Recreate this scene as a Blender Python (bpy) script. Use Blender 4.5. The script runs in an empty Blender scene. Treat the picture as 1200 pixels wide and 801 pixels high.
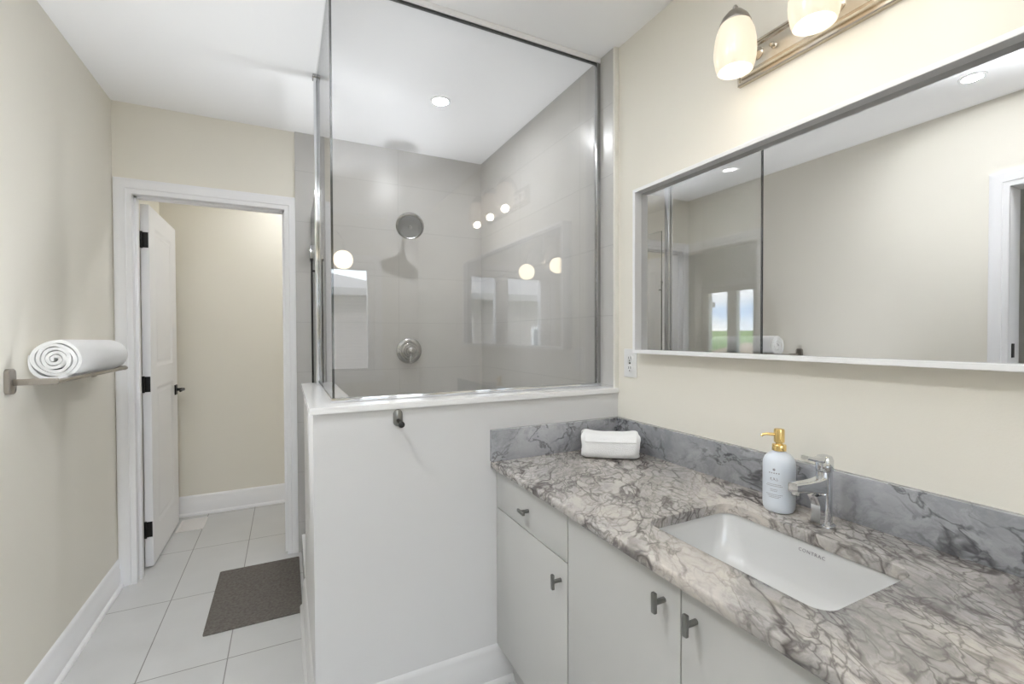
import bpy, bmesh, math, random
from mathutils import Vector, Matrix
PI = math.pi
random.seed(4)
S = bpy.context.scene
COL = S.collection

# ------------------------------------------------------------------ camera
cam_d = bpy.data.cameras.new('camera')
cam = bpy.data.objects.new('camera', cam_d)
COL.objects.link(cam)
S.camera = cam
cam_d.sensor_width = 36.0
cam_d.sensor_fit = 'HORIZONTAL'
cam_d.lens = 534.0 / 1200.0 * 36.0
cam_d.clip_start = 0.02
yaw, pit, rol = math.radians(26.34), math.radians(0.83), math.radians(-0.2)
fwd = Vector((math.sin(yaw) * math.cos(pit), math.cos(yaw) * math.cos(pit), -math.sin(pit)))
rgt = Vector((math.cos(yaw), -math.sin(yaw), 0))
upv = rgt.cross(fwd)
r2 = rgt * math.cos(rol) + upv * math.sin(rol)
u2 = upv * math.cos(rol) - rgt * math.sin(rol)
M = Matrix((r2, u2, -fwd)).transposed().to_4x4()
M.translation = Vector((0, 0, 1.27))
cam.matrix_world = M

# ------------------------------------------------------------------ colour management, world
S.view_settings.view_transform = 'Standard'
S.view_settings.look = 'None'
S.view_settings.exposure = 0.77
S.view_settings.gamma = 1.0
S.view_settings.use_curve_mapping = False
cy = S.cycles
cy.use_denoising = True
cy.max_bounces = 14
cy.diffuse_bounces = 10
cy.glossy_bounces = 8
cy.transmission_bounces = 8
cy.transparent_max_bounces = 24
cy.caustics_reflective = False
cy.caustics_refractive = False
cy.sample_clamp_indirect = 6.0

SKY = 5.0            # daylight outside
L_SHOWER = 310.0      # recessed light over the shower
L_HALL = 640.0
L_WC = 225.0
W_VANITY = 0.17       # each bulb of the vanity light
L_GLOBE = 5.0

world = bpy.data.worlds.new('sky'); S.world = world
world.use_nodes = True
nt = world.node_tree; nt.nodes.clear()
def N(nt, t, **kw):
    n = nt.nodes.new(t)
    for k, v in kw.items(): setattr(n, k, v)
    return n
wo = N(nt, 'ShaderNodeOutputWorld'); bg = N(nt, 'ShaderNodeBackground')
tc = N(nt, 'ShaderNodeTexCoord'); sx = N(nt, 'ShaderNodeSeparateXYZ')
nt.links.new(tc.outputs['Generated'], sx.inputs[0])
mp = N(nt, 'ShaderNodeMapping'); mp.inputs['Scale'].default_value = (1.4, 1.4, 5.0)
nt.links.new(tc.outputs['Generated'], mp.inputs[0])
nz = N(nt, 'ShaderNodeTexNoise'); nz.inputs['Scale'].default_value = 2.6; nz.inputs['Detail'].default_value = 7
nt.links.new(mp.outputs[0], nz.inputs['Vector'])
cr = N(nt, 'ShaderNodeValToRGB')
cr.color_ramp.elements[0].position = .38; cr.color_ramp.elements[0].color = (.50, .66, .90, 1)
cr.color_ramp.elements[1].position = .6; cr.color_ramp.elements[1].color = (1, 1, 1, 1)
nt.links.new(nz.outputs['Fac'], cr.inputs[0])
gr = N(nt, 'ShaderNodeValToRGB')
gr.color_ramp.elements[0].position = .48; gr.color_ramp.elements[0].color = (0, 0, 0, 1)
gr.color_ramp.elements[1].position = .5; gr.color_ramp.elements[1].color = (1, 1, 1, 1)
ma = N(nt, 'ShaderNodeMath', operation='MULTIPLY_ADD'); ma.inputs[1].default_value = .5; ma.inputs[2].default_value = .5
nt.links.new(sx.outputs[2], ma.inputs[0]); nt.links.new(ma.outputs[0], gr.inputs[0])
mx = N(nt, 'ShaderNodeMix', data_type='RGBA')
mx.inputs[6].default_value = (.20, .22, .18, 1)
nt.links.new(gr.outputs[0], mx.inputs[0]); nt.links.new(cr.outputs[0], mx.inputs[7])
nt.links.new(mx.outputs[2], bg.inputs[0]); bg.inputs[1].default_value = SKY
nt.links.new(bg.outputs[0], wo.inputs[0])

def portal(name, loc, rot, sx_, sy_):
    l = bpy.data.lights.new(name, 'AREA'); l.shape = 'RECTANGLE'; l.size = sx_; l.size_y = sy_
    l.cycles.is_portal = True
    o = bpy.data.objects.new(name, l); COL.objects.link(o); o.location = loc; o.rotation_euler = rot
# the bathroom window (behind the camera) and the bedroom window beyond the doorway
portal('window_portal', (.2, -1.72, 1.44), (PI / 2, 0, 0), 1.2, 1.12)
portal('bedroom_window_portal', (-3.22, -1.06, 1.42), (PI / 2, 0, -PI / 2), .95, 1.1)

# sun outdoors, then unseen spots added as fill, bounced off the white ceiling
sun_d = bpy.data.lights.new('sun', 'SUN'); sun_d.energy = 3.0; sun_d.angle = math.radians(1.5)
sun = bpy.data.objects.new('sun', sun_d); COL.objects.link(sun)
sun.rotation_euler = Vector((-.35, -.75, -.6)).to_track_quat('-Z', 'Y').to_euler()

def fill_spot(name, loc, watts, cone=130):  # invisible upward spot, added to brighten the rooms by ceiling bounce
    l = bpy.data.lights.new(name, 'SPOT'); l.energy = watts; l.spot_size = math.radians(cone); l.spot_blend = 1.0; l.shadow_soft_size = .12
    l.color = (.92, .955, 1.0)
    o = bpy.data.objects.new(name, l); COL.objects.link(o); o.location = loc; o.rotation_euler = (PI, 0, 0)
fill_spot('bounce_fill', (.15, .40, .80), 330, 58)
fill_spot('bounce_fill', (-.30, 1.66, .20), 46, 76)
fill_spot('bounce_fill', (-1.9, -.4, .80), 100, 90)
fill_spot('bounce_fill', (.72, 2.25, .20), 52, 64)

# ------------------------------------------------------------------ materials
MATS = {}
def mat(name, col, rough=.5, metal=0.0, spec=.5, bump=None, emit=None, coat=0.0, sss=0.0):
    m = bpy.data.materials.new(name); m.use_nodes = True
    t = m.node_tree; b = t.nodes['Principled BSDF']
    b.inputs['Base Color'].default_value = (*col, 1)
    b.inputs['Roughness'].default_value = rough
    b.inputs['Metallic'].default_value = metal
    b.inputs['Specular IOR Level'].default_value = spec
    b.inputs['Coat Weight'].default_value = coat
    if emit:
        b.inputs['Emission Color'].default_value = (*emit[0], 1)
        b.inputs['Emission Strength'].default_value = emit[1]
    if bump:
        sc, st, dist = bump
        c = N(t, 'ShaderNodeTexCoord'); n = N(t, 'ShaderNodeTexNoise'); n.inputs['Scale'].default_value = sc
        n.inputs['Detail'].default_value = 4
        bp = N(t, 'ShaderNodeBump'); bp.inputs['Strength'].default_value = st; bp.inputs['Distance'].default_value = dist
        t.links.new(c.outputs['Object'], n.inputs['Vector']); t.links.new(n.outputs['Fac'], bp.inputs['Height'])
        t.links.new(bp.outputs[0], b.inputs['Normal'])
    MATS[name] = m
    return m

WALL = mat('cream_paint', (.815, .785, .71), .75, spec=.25, bump=(260, .08, .002))
WHITE_CEIL = mat('ceiling_paint', (.88, .88, .885), .9, spec=.1, bump=(180, .06, .002))
TRIM = mat('white_trim_paint', (.87, .87, .89), .38, spec=.4)
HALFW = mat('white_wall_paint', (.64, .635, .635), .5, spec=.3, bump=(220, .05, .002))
CAPM = mat('white_cap_gloss', (.84, .84, .84), .12)
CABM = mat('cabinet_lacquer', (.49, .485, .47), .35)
CABIN = mat('cabinet_interior', (.5, .5, .48), .7)
CHROME = mat('chrome', (.74, .75, .77), .06, 1.0)
DCHROME = mat('shower_chrome', (.45, .45, .45), .14, 1.0)
NICKEL = mat('brushed_nickel', (.60, .54, .45), .24, 1.0)
SATIN = mat('satin_nickel', (.40, .37, .335), .32, 1.0)
GUNM = mat('gunmetal', (.25, .25, .24), .28, 1.0)
BLACK = mat('black_metal', (.012, .011, .010), .4, 0.3)
GREYR = mat('grey_rubber_nozzles', (.16, .16, .16), .5)
GASK = mat('dark_gasket', (.03, .03, .03), .5)
PORC = mat('white_porcelain', (.65, .65, .645), .09, coat=.4)
GOLD = mat('polished_gold', (.86, .63, .27), .13, 1.0)
BOTTLE = mat('matte_white_bottle', (.74, .79, .86), .35)
INK = mat('grey_print', (.22, .20, .22), .6)
PLAST = mat('outlet_plastic', (.80, .80, .80), .35)
DARK = mat('dark_slot', (.03, .03, .03), .6)
TILEEDGE = mat('tile_edge_trim', (.80, .79, .74), .4)
MIRROR = mat('silver_mirror', (.65, .65, .65), .0, 1.0)
FRAMEM = mat('mirror_frame_white', (.88, .88, .89), .4)
ROOF = mat('roof_shingle', (.30, .29, .29), .9)
GRASS = mat('field_grass', (.17, .30, .07), 1)
LEAF = mat('tree_leaf', (.10, .11, .06), 1)
BARK = mat('tree_bark', (.10, .07, .05), 1)
SIDING = mat('tan_siding', (.45, .36, .27), .9)
WPANE = mat('house_pane', (.10, .12, .14), .1)
VENTM = mat('vent_white', (.80, .78, .77), .4)

def towel_mat():
    m = mat('white_terry', (.86, .86, .86), .95, spec=.1)
    t = m.node_tree; b = t.nodes['Principled BSDF']
    b.inputs['Sheen Weight'].default_value = .25
    c = N(t, 'ShaderNodeTexCoord'); v = N(t, 'ShaderNodeTexNoise'); v.inputs['Scale'].default_value = 420; v.inputs['Detail'].default_value = 2
    n2 = N(t, 'ShaderNodeTexNoise'); n2.inputs['Scale'].default_value = 30
    ad = N(t, 'ShaderNodeMath', operation='ADD')
    bp = N(t, 'ShaderNodeBump'); bp.inputs['Strength'].default_value = .55; bp.inputs['Distance'].default_value = .003
    t.links.new(c.outputs['Object'], v.inputs['Vector']); t.links.new(c.outputs['Object'], n2.inputs['Vector'])
    t.links.new(v.outputs['Fac'], ad.inputs[0]); t.links.new(n2.outputs['Fac'], ad.inputs[1])
    t.links.new(ad.outputs[0], bp.inputs['Height']); t.links.new(bp.outputs[0], b.inputs['Normal'])
    return m
TOWEL = towel_mat()

def glass_mat(name, tint, ior=1.52):
    """architectural pane: transparent with Fresnel reflection, correct on both faces"""
    m = bpy.data.materials.new(name); m.use_nodes = True
    t = m.node_tree; t.nodes.clear()
    o = N(t, 'ShaderNodeOutputMaterial'); mixs = N(t, 'ShaderNodeMixShader')
    tr = N(t, 'ShaderNodeBsdfTransparent'); tr.inputs[0].default_value = (*tint, 1)
    gl = N(t, 'ShaderNodeBsdfGlossy'); gl.inputs['Roughness'].default_value = 0.0
    fr = N(t, 'ShaderNodeFresnel'); g = N(t, 'ShaderNodeNewGeometry')
    mi = N(t, 'ShaderNodeMix'); mi.inputs[2].default_value = ior; mi.inputs[3].default_value = 1 / ior
    t.links.new(g.outputs['Backfacing'], mi.inputs[0]); t.links.new(mi.outputs[0], fr.inputs['IOR'])
    t.links.new(fr.outputs[0], mixs.inputs[0]); t.links.new(tr.outputs[0], mixs.inputs[1]); t.links.new(gl.outputs[0], mixs.inputs[2])
    t.links.new(mixs.outputs[0], o.inputs[0])
    return m
GLASS = glass_mat('clear_glass', (.97, .97, .968), 1.85)
WGLASS = glass_mat('window_glass', (.97, .98, .975))
GEDGE = mat('glass_edge', (.02, .03, .028), .15)

def tile_mat(name, axes, off, bw, rh, c1, c2, grout, rough, mortar=.0022, wob=.0):
    m = bpy.data.materials.new(name); m.use_nodes = True
    t = m.node_tree; b = t.nodes['Principled BSDF']
    c = N(t, 'ShaderNodeTexCoord'); s = N(t, 'ShaderNodeSeparateXYZ'); k = N(t, 'ShaderNodeCombineXYZ')
    t.links.new(c.outputs['Object'], s.inputs[0])
    for i in (0, 1):
        a = N(t, 'ShaderNodeMath', operation='ADD'); a.inputs[1].default_value = -off[i] + 40 * (bw, rh)[i]
        t.links.new(s.outputs[axes[i]], a.inputs[0]); t.links.new(a.outputs[0], k.inputs[i])
    br = N(t, 'ShaderNodeTexBrick'); br.offset = 0; br.squash = 1
    br.inputs['Scale'].default_value = 1; br.inputs['Brick Width'].default_value = bw; br.inputs['Row Height'].default_value = rh
    br.inputs['Mortar Size'].default_value = mortar; br.inputs['Mortar Smooth'].default_value = .1
    br.inputs['Color1'].default_value = (*c1, 1); br.inputs['Color2'].default_value = (*c2, 1); br.inputs['Mortar'].default_value = (*grout, 1)
    t.links.new(k.outputs[0], br.inputs['Vector'])
    n = N(t, 'ShaderNodeTexNoise'); n.inputs['Scale'].default_value = 7; n.inputs['Detail'].default_value = 5
    t.links.new(c.outputs['Object'], n.inputs['Vector'])
    mxx = N(t, 'ShaderNodeMix', data_type='RGBA', blend_type='MULTIPLY'); mxx.inputs[0].default_value = .10
    t.links.new(br.outputs['Color'], mxx.inputs[6]); t.links.new(n.outputs['Fac'], mxx.inputs[7])
    t.links.new(mxx.outputs[2], b.inputs['Base Color'])
    b.inputs['Roughness'].default_value = rough
    bp = N(t, 'ShaderNodeBump'); bp.inputs['Strength'].default_value = .4; bp.inputs['Distance'].default_value = .001; bp.invert = True
    t.links.new(br.outputs['Fac'], bp.inputs['Height']); t.links.new(bp.outputs[0], b.inputs['Normal'])
    return m
FLOOR = tile_mat('floor_tile', (0, 1), (-.51, 2.095), .29, .586, (.63, .63, .63), (.61, .61, .61), (.26, .255, .25), .42, .0022)
TILE_B = tile_mat('shower_tile_across', (0, 2), (.65, 1.352), .6, .294, (.56, .55, .535), (.55, .54, .525), (.455, .447, .435), .30, .0016)
TILE_S = tile_mat('shower_tile_along', (1, 2), (1.757, 1.352), .6, .294, (.56, .55, .535), (.55, .54, .525), (.455, .447, .435), .30, .0016)
BRICK = tile_mat('house_brick', (0, 2), (0, 0), .21, .075, (.30, .25, .23), (.24, .20, .19), (.42, .40, .38), .9, .012)

def marble(name, base1, base2, patch, vein, netscale, netw, greyamt):
    m = bpy.data.materials.new(name); m.use_nodes = True
    t = m.node_tree; b = t.nodes['Principled BSDF']; L = t.links.new
    c = N(t, 'ShaderNodeTexCoord')
    mp_ = N(t, 'ShaderNodeMapping'); mp_.inputs['Rotation'].default_value = (.2, .3, .65)
    L(c.outputs['Object'], mp_.inputs[0])
    # domain warp
    def warp(src, scale, amt, det=4):
        n = N(t, 'ShaderNodeTexNoise'); n.inputs['Scale'].default_value = scale; n.inputs['Detail'].default_value = det
        L(src, n.inputs['Vector'])
        s = N(t, 'ShaderNodeVectorMath', operation='SUBTRACT'); s.inputs[1].default_value = (.5, .5, .5)
        L(n.outputs['Color'], s.inputs[0])
        k = N(t, 'ShaderNodeVectorMath', operation='SCALE'); k.inputs['Scale'].default_value = amt
        L(s.outputs[0], k.inputs[0])
        a = N(t, 'ShaderNodeVectorMath', operation='ADD'); L(src, a.inputs[0]); L(k.outputs[0], a.inputs[1])
        return a.outputs[0]
    def ramp(src, stops):
        r = N(t, 'ShaderNodeValToRGB'); e = r.color_ramp.elements
        while len(e) < len(stops): e.new(.5)
        for i, (p, v) in enumerate(stops):
            e[i].position = p; e[i].color = (*v, 1) if isinstance(v, tuple) else (v, v, v, 1)
        L(src, r.inputs[0]); return r.outputs[0]
    def noise(src, scale, det=5, rough=.6):
        n = N(t, 'ShaderNodeTexNoise'); n.inputs['Scale'].default_value = scale; n.inputs['Detail'].default_value = det
        n.inputs['Roughness'].default_value = rough; L(src, n.inputs['Vector']); return n.outputs['Fac']
    def mixc(fac, a, bb, mode='MIX'):
        x = N(t, 'ShaderNodeMix', data_type='RGBA', blend_type=mode)
        for sock, v in ((x.inputs[0], fac), (x.inputs[6], a), (x.inputs[7], bb)):
            if isinstance(v, (int, float)): sock.default_value = v
            elif isinstance(v, tuple): sock.default_value = (*v, 1)
            else: L(v, sock)
        return x.outputs[2]
    def mul(a, bb):
        x = N(t, 'ShaderNodeMath', operation='MULTIPLY')
        for i, v in enumerate((a, bb)):
            if isinstance(v, (int, float)): x.inputs[i].default_value = v
            else: L(v, x.inputs[i])
        return x.outputs[0]
    def sub(a, v):
        x = N(t, 'ShaderNodeMath', operation='SUBTRACT'); L(a, x.inputs[0]); x.inputs[1].default_value = v
        y = N(t, 'ShaderNodeMath', operation='ABSOLUTE'); L(x.outputs[0], y.inputs[0]); return y.outputs[0]
    def mx2(a, bb):
        x = N(t, 'ShaderNodeMath', operation='MAXIMUM'); L(a, x.inputs[0]); L(bb, x.inputs[1]); return x.outputs[0]
    def shift(src, d):
        x = N(t, 'ShaderNodeVectorMath', operation='ADD'); x.inputs[1].default_value = d; L(src, x.inputs[0]); return x.outputs[0]
    st = N(t, 'ShaderNodeMapping'); st.inputs['Scale'].default_value = (1.0, .55, 1.0); L(mp_.outputs[0], st.inputs[0])
    w1 = warp(warp(st.outputs[0], 4, .22), 18, .05)
    w2 = warp(warp(st.outputs[0], 8, .12), 45, .022)
    col = mixc(ramp(noise(w1, 5), [(.38, 0.), (.62, 1.)]), base1, base2)
    # drifts of grey, drawn out along the slab
    d1 = noise(w1, 3.4, 8, .62)
    drift = ramp(d1, [(.43, 0.), (.60, 1.)])
    near = ramp(d1, [(.34, 0.), (.47, 1.)])
    col = mixc(mul(drift, greyamt), col, patch)
    # cloudy mottling inside the drifts
    mot = ramp(noise(w2, 38, 7, .72), [(.46, 0.), (.60, 1.)])
    col = mixc(mul(mul(mot, near), .55), col, patch)
    col = mixc(mul(ramp(noise(shift(w2, (3, 1, 4)), 26, 6, .7), [(.52, 0.), (.66, 1.)]), .5), col, base1)
    # crackle veins, dense near the drifts and sparse elsewhere
    if netw > 0:
        for sc, wd, src, d, amt in ((netscale, netw, w1, (0, 0, 0), .85), (netscale * 2.2, netw * 1.5, w2, (3, 2, 4), .75)):
            q = shift(src, d)
            v = N(t, 'ShaderNodeTexVoronoi', feature='DISTANCE_TO_EDGE'); v.inputs['Scale'].default_value = sc; L(q, v.inputs['Vector'])
            line = ramp(v.outputs['Distance'], [(0., 1.), (wd * .3, .7), (wd, 0.)])
            brk = ramp(noise(q, 9, 4), [(.40, 0.), (.56, 1.)])
            col = mixc(mul(mul(mul(line, brk), near), amt), col, vein)
    # wandering ridged veins of several sizes
    for sc, wd, d, amt in ((2.6, .012, (7, 5, 1), .95), (5.5, .016, (1, 8, 3), .8), (11, .022, (5, 1, 9), .7)):
        q = shift(w1, d)
        line = ramp(sub(noise(q, sc, 5, .5), .5), [(0., 1.), (wd * .4, .7), (wd, 0.)])
        brk = ramp(noise(shift(q, (2, 2, 2)), 4.5, 3), [(.42, 0.), (.55, 1.)])
        col = mixc(mul(mul(line, brk), amt), col, vein)
    L(col, b.inputs['Base Color'])
    b.inputs['Roughness'].default_value = .14
    b.inputs['Coat Weight'].default_value = .2
    return m
MARBLE = marble('marble_top', (.53, .485, .44), (.43, .41, .395), (.215, .205, .20), (.075, .064, .06), 18, .065, .70)
MARBLE_S = marble('marble_splash', (.42, .42, .44), (.34, .345, .365), (.22, .225, .24), (.07, .07, .075), 7, 0, .6)

def fabric_mat():
    m = mat('bath_mat_weave', (.10, .088, .08), .95, spec=.1)
    t = m.node_tree; b = t.nodes['Principled BSDF']; L = t.links.new
    c = N(t, 'ShaderNodeTexCoord')
    w = N(t, 'ShaderNodeTexWave', bands_direction='Y'); w.inputs['Scale'].default_value = 60; w.inputs['Distortion'].default_value = 2.5
    n = N(t, 'ShaderNodeTexNoise'); n.inputs['Scale'].default_value = 90; n.inputs['Detail'].default_value = 5
    L(c.outputs['Object'], w.inputs['Vector']); L(c.outputs['Object'], n.inputs['Vector'])
    r = N(t, 'ShaderNodeValToRGB'); r.color_ramp.elements[0].color = (.12, .107, .096, 1); r.color_ramp.elements[1].color = (.195, .178, .16, 1)
    r.color_ramp.elements[0].position = .3; r.color_ramp.elements[1].position = .7
    L(n.outputs['Fac'], r.inputs[0]); L(r.outputs[0], b.inputs['Base Color'])
    bp = N(t, 'ShaderNodeBump'); bp.inputs['Strength'].default_value = .5; bp.inputs['Distance'].default_value = .002
    L(w.outputs['Fac'], bp.inputs['Height']); L(bp.outputs[0], b.inputs['Normal'])
    return m
MATM = fabric_mat()

def lamp_mat(name, col, strength, base=(.9, .9, .88), edge=1.0):
    m = mat(name, base, .25, emit=(col, strength))
    if edge != 1.0:      # opal glass: less glow towards the silhouette, where the shell is seen edge-on
        t = m.node_tree; b = t.nodes['Principled BSDF']
        lw = N(t, 'ShaderNodeLayerWeight'); lw.inputs[0].default_value = .35
        mr = N(t, 'ShaderNodeMapRange'); mr.inputs[3].default_value = strength; mr.inputs[4].default_value = strength * edge
        t.links.new(lw.outputs['Facing'], mr.inputs[0]); t.links.new(mr.outputs[0], b.inputs['Emission Strength'])
    return m
SHADE = lamp_mat('opal_shade_glass', (1.0, .82, .60), .46, (.30, .285, .26))
BULB = lamp_mat('lit_bulb', (1.0, .93, .82), 3.0)
GLOBE = lamp_mat('opal_globe', (1.0, .84, .58), L_GLOBE)
LENS_S = lamp_mat('shower_light_lens', (.97, .985, 1.0), L_SHOWER)
LENS_H = lamp_mat('hall_light_lens', (.95, .98, 1.0), L_HALL)
LENS_W = lamp_mat('closet_light_lens', (.96, .98, 1.0), L_WC)

# ------------------------------------------------------------------ mesh helpers
def add_box(bm, lo, hi, bev=0.0, seg=2):
    r = bmesh.ops.create_cube(bm, size=1)
    vs = r['verts']
    for v in vs:
        v.co = Vector([lo[i] + (v.co[i] + .5) * (hi[i] - lo[i]) for i in range(3)])
    if bev > 0:
        es = list({e for v in vs for e in v.link_edges})
        bmesh.ops.bevel(bm, geom=es, offset=bev, segments=seg, profile=.5, affect='EDGES')
def box(lo, hi, bev=0.0, seg=2):
    bm = bmesh.new(); add_box(bm, lo, hi, bev, seg); return bm
def boxes(lst, bev=0.0):
    bm = bmesh.new()
    for lo, hi in lst: add_box(bm, lo, hi, bev)
    return bm
def basis(d):
    d = Vector(d).normalized()
    a = Vector((0, 0, 1)) if abs(d.z) < .95 else Vector((0, 1, 0))
    x = a.cross(d).normalized(); return x, d.cross(x)
def skin(bm, rings, closed_rings=True, cap0=True, cap1=True):
    vs = [[bm.verts.new(p) for p in r] for r in rings]
    n = len(vs[0])
    for a, b in zip(vs, vs[1:]):
        for i in range(n if closed_rings else n - 1):
            j = (i + 1) % n
            try: bm.faces.new((a[i], a[j], b[j], b[i]))
            except ValueError: pass
    if cap0: bm.faces.new(list(reversed(vs[0])))
    if cap1: bm.faces.new(vs[-1])
    return vs
def add_lathe(bm, origin, axis, prof, n=32, cap0=True, cap1=True, sx_=1.0, sy_=1.0):
    x, y = basis(axis); d = Vector(axis).normalized(); o = Vector(origin)
    rings = []
    for r, h in prof:
        r = max(r, 1e-5)
        rings.append([o + d * h + x * (r * sx_ * math.cos(2 * PI * i / n)) + y * (r * sy_ * math.sin(2 * PI * i / n)) for i in range(n)])
    skin(bm, rings, True, cap0, cap1)
def lathe(origin, axis, prof, n=32, **k):
    bm = bmesh.new(); add_lathe(bm, origin, axis, prof, n, **k); return bm
def add_tube(bm, pts, r, n=12):
    pts = [Vector(p) for p in pts]
    rr = r if isinstance(r, (list, tuple)) else [r] * len(pts)
    rings = []; px = None
    for i, p in enumerate(pts):
        t = (pts[min(i + 1, len(pts) - 1)] - pts[max(i - 1, 0)]).normalized()
        if px is None: px, _ = basis(t)
        px = (px - t * px.dot(t)).normalized(); py = t.cross(px)
        rings.append([p + px * (rr[i] * math.cos(2 * PI * k / n)) + py * (rr[i] * math.sin(2 * PI * k / n)) for k in range(n)])
    skin(bm, rings)
def tube(pts, r, n=12):
    bm = bmesh.new(); add_tube(bm, pts, r, n); return bm
def bez(p0, p1, p2, p3, n=14):
    p0, p1, p2, p3 = map(Vector, (p0, p1, p2, p3))
    return [p0 * (1 - t) ** 3 + p1 * 3 * t * (1 - t) ** 2 + p2 * 3 * t * t * (1 - t) + p3 * t ** 3 for t in [i / n for i in range(n + 1)]]
def add_sweep(bm, path, prof, to3d, closed=False):
    """path: 2-D points; prof: (u sideways to the left of travel, v out of plane); mitred corners"""
    path = [Vector(p) for p in path]; n = len(path); rings = []
    for i, p in enumerate(path):
        a = path[i - 1] if (i > 0 or closed) else None
        b = path[(i + 1) % n] if (i < n - 1 or closed) else None
        ds = [(p - a).normalized()] if a is not None else []
        if b is not None: ds.append((b - p).normalized())
        ns = [Vector((-d.y, d.x)) for d in ds]
        if len(ns) == 2:
            m = (ns[0] + ns[1]); m = m / m.length_squared * 2
        else: m = ns[0]
        rings.append([to3d(*(p + m * u), v) for u, v in prof])
    if closed: rings.append(rings[0])
    vs = skin(bm, rings, True, not closed, not closed)
def sweep(*a, **k):
    bm = bmesh.new(); add_sweep(bm, *a, **k); return bm
def rrect(x0, x1, y0, y1, r, k=8):
    pts = []
    for cx, cy_, a0 in ((x1 - r, y1 - r, 0), (x0 + r, y1 - r, PI / 2), (x0 + r, y0 + r, PI), (x1 - r, y0 + r, 1.5 * PI)):
        for i in range(k + 1):
            a = a0 + PI / 2 * i / k
            pts.append((cx + r * math.cos(a), cy_ + r * math.sin(a)))
    return pts

def smooth_mesh(me, ang=38):
    me.polygons.foreach_set('use_smooth', [True] * len(me.polygons))
    try: me.set_sharp_from_angle(angle=math.radians(ang))
    except Exception: pass
def wloc(o):
    v = Vector((0, 0, 0))
    while o is not None:
        v = v + o.location; o = o.parent
    return v
def obj(name, bm, m, parent=None, smooth=True, label=None, weld=True):
    if weld: bmesh.ops.remove_doubles(bm, verts=bm.verts, dist=1e-6)
    bmesh.ops.recalc_face_normals(bm, faces=bm.faces)
    me = bpy.data.meshes.new(name)
    if parent is not None:
        bmesh.ops.translate(bm, verts=bm.verts, vec=-wloc(parent))
    bm.to_mesh(me); bm.free()
    for mm in (m if isinstance(m, (list, tuple)) else [m]): me.materials.append(mm)
    if smooth: smooth_mesh(me)
    o = bpy.data.objects.new(name, me); COL.objects.link(o)
    if parent is not None: o.parent = parent
    if label: o['label'] = label
    return o
def tag(o, label, cat, group=None, kind=None):
    o['label'] = label; o['category'] = cat
    if group: o['group'] = group
    if kind: o['kind'] = kind
    return o
def thing(name, loc, label, cat, group=None, kind=None):
    o = bpy.data.objects.new(name, None); o.empty_display_size = .05
    COL.objects.link(o); o.location = loc
    return tag(o, label, cat, group, kind)
def struct(name, bm, m, label=None, cat=None, smooth=True):
    o = obj(name, bm, m, None, smooth); o['kind'] = 'structure'
    if label: o['label'] = label; o['category'] = cat
    return o
def copy_tree(src, delta, label):
    c = src.copy(); COL.objects.link(c); c.location = src.location + Vector(delta); c['label'] = label
    for ch in list(src.children):
        k = ch.copy(); COL.objects.link(k); k.parent = c
        for g in list(ch.children):
            q = g.copy(); COL.objects.link(q); q.parent = k
    return c

# ------------------------------------------------------------------ dimensions
XL, XR = -.7785, 1.244          # left and right wall faces
YW = 1.513                      # front of the half wall
YD = 2.957                      # wall with the small door
ZC = 2.458                      # ceiling
YR = -1.5                       # window wall behind the camera
XS = 1.222                      # tiled face on the right
YB = 3.905                      # back wall of the closet

# ------------------------------------------------------------------ setting
struct('floor', boxes([((-1.0, -1.72, -.12), (1.4, 4.1, 0))]), FLOOR, 'pale grey rectangular floor tiles with thin dark grout', 'floor')
struct('floor_bedroom', boxes([((-3.2, -1.8, -.12), (-1.0, 2.4, 0))]), mat('bedroom_floor', (.40, .33, .26), .5))
struct('ceiling', boxes([((-1.0, -1.72, ZC), (1.4, 4.1, ZC + .12))]), WHITE_CEIL, 'plain white ceiling', 'ceiling')
struct('ceiling_bedroom', boxes([((-3.2, -1.8, ZC), (-1.0, 2.4, ZC + .12))]), WHITE_CEIL)
DW0, DW1, DWZ = .14, .935, 2.0   # doorway in the left wall
struct('wall_left', boxes([((XL - .12, -1.62, 0), (XL, DW0 - .02, ZC)), ((XL - .12, DW1 + .02, 0), (XL, YB + .1, ZC)), ((XL - .12, DW0 - .02, DWZ + .02), (XL, DW1 + .02, ZC))]), WALL, 'cream painted wall on the left', 'wall')
DX0, DX1, DZ = -.70, -.005, 2.0  # small door opening
struct('wall_front', boxes([((XL, YD, 0), (DX0 - .015, YD + .115, ZC)), ((DX1 + .015, YD, 0), (XR + .1, YD + .115, ZC)), ((DX0 - .015, YD, DZ + .015), (DX1 + .015, YD + .115, ZC))]), WALL, 'cream wall around the small white door', 'wall')
struct('wall_right', boxes([((XR, -1.62, 0), (XR + .12, YD, ZC))]), WALL, 'cream wall behind the mirror and the vanity', 'wall')
WX0, WX1, WZ0, WZ1 = -.40, .80, .88, 2.0
struct('wall_rear', boxes([((XL - .12, YR - .16, 0), (WX0, YR, ZC)), ((WX1, YR - .16, 0), (XR + .12, YR, ZC)), ((WX0, YR - .16, 0), (WX1, YR, WZ0)), ((WX0, YR - .16, WZ1), (WX1, YR, ZC))]), WALL)
struct('wall_closet', boxes([((XL, YB, 0), (.9, YB + .1, ZC)), ((.8, YD + .115, 0), (.9, YB, ZC))]), WALL, 'cream back wall of the small room beyond the door', 'wall')
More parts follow.
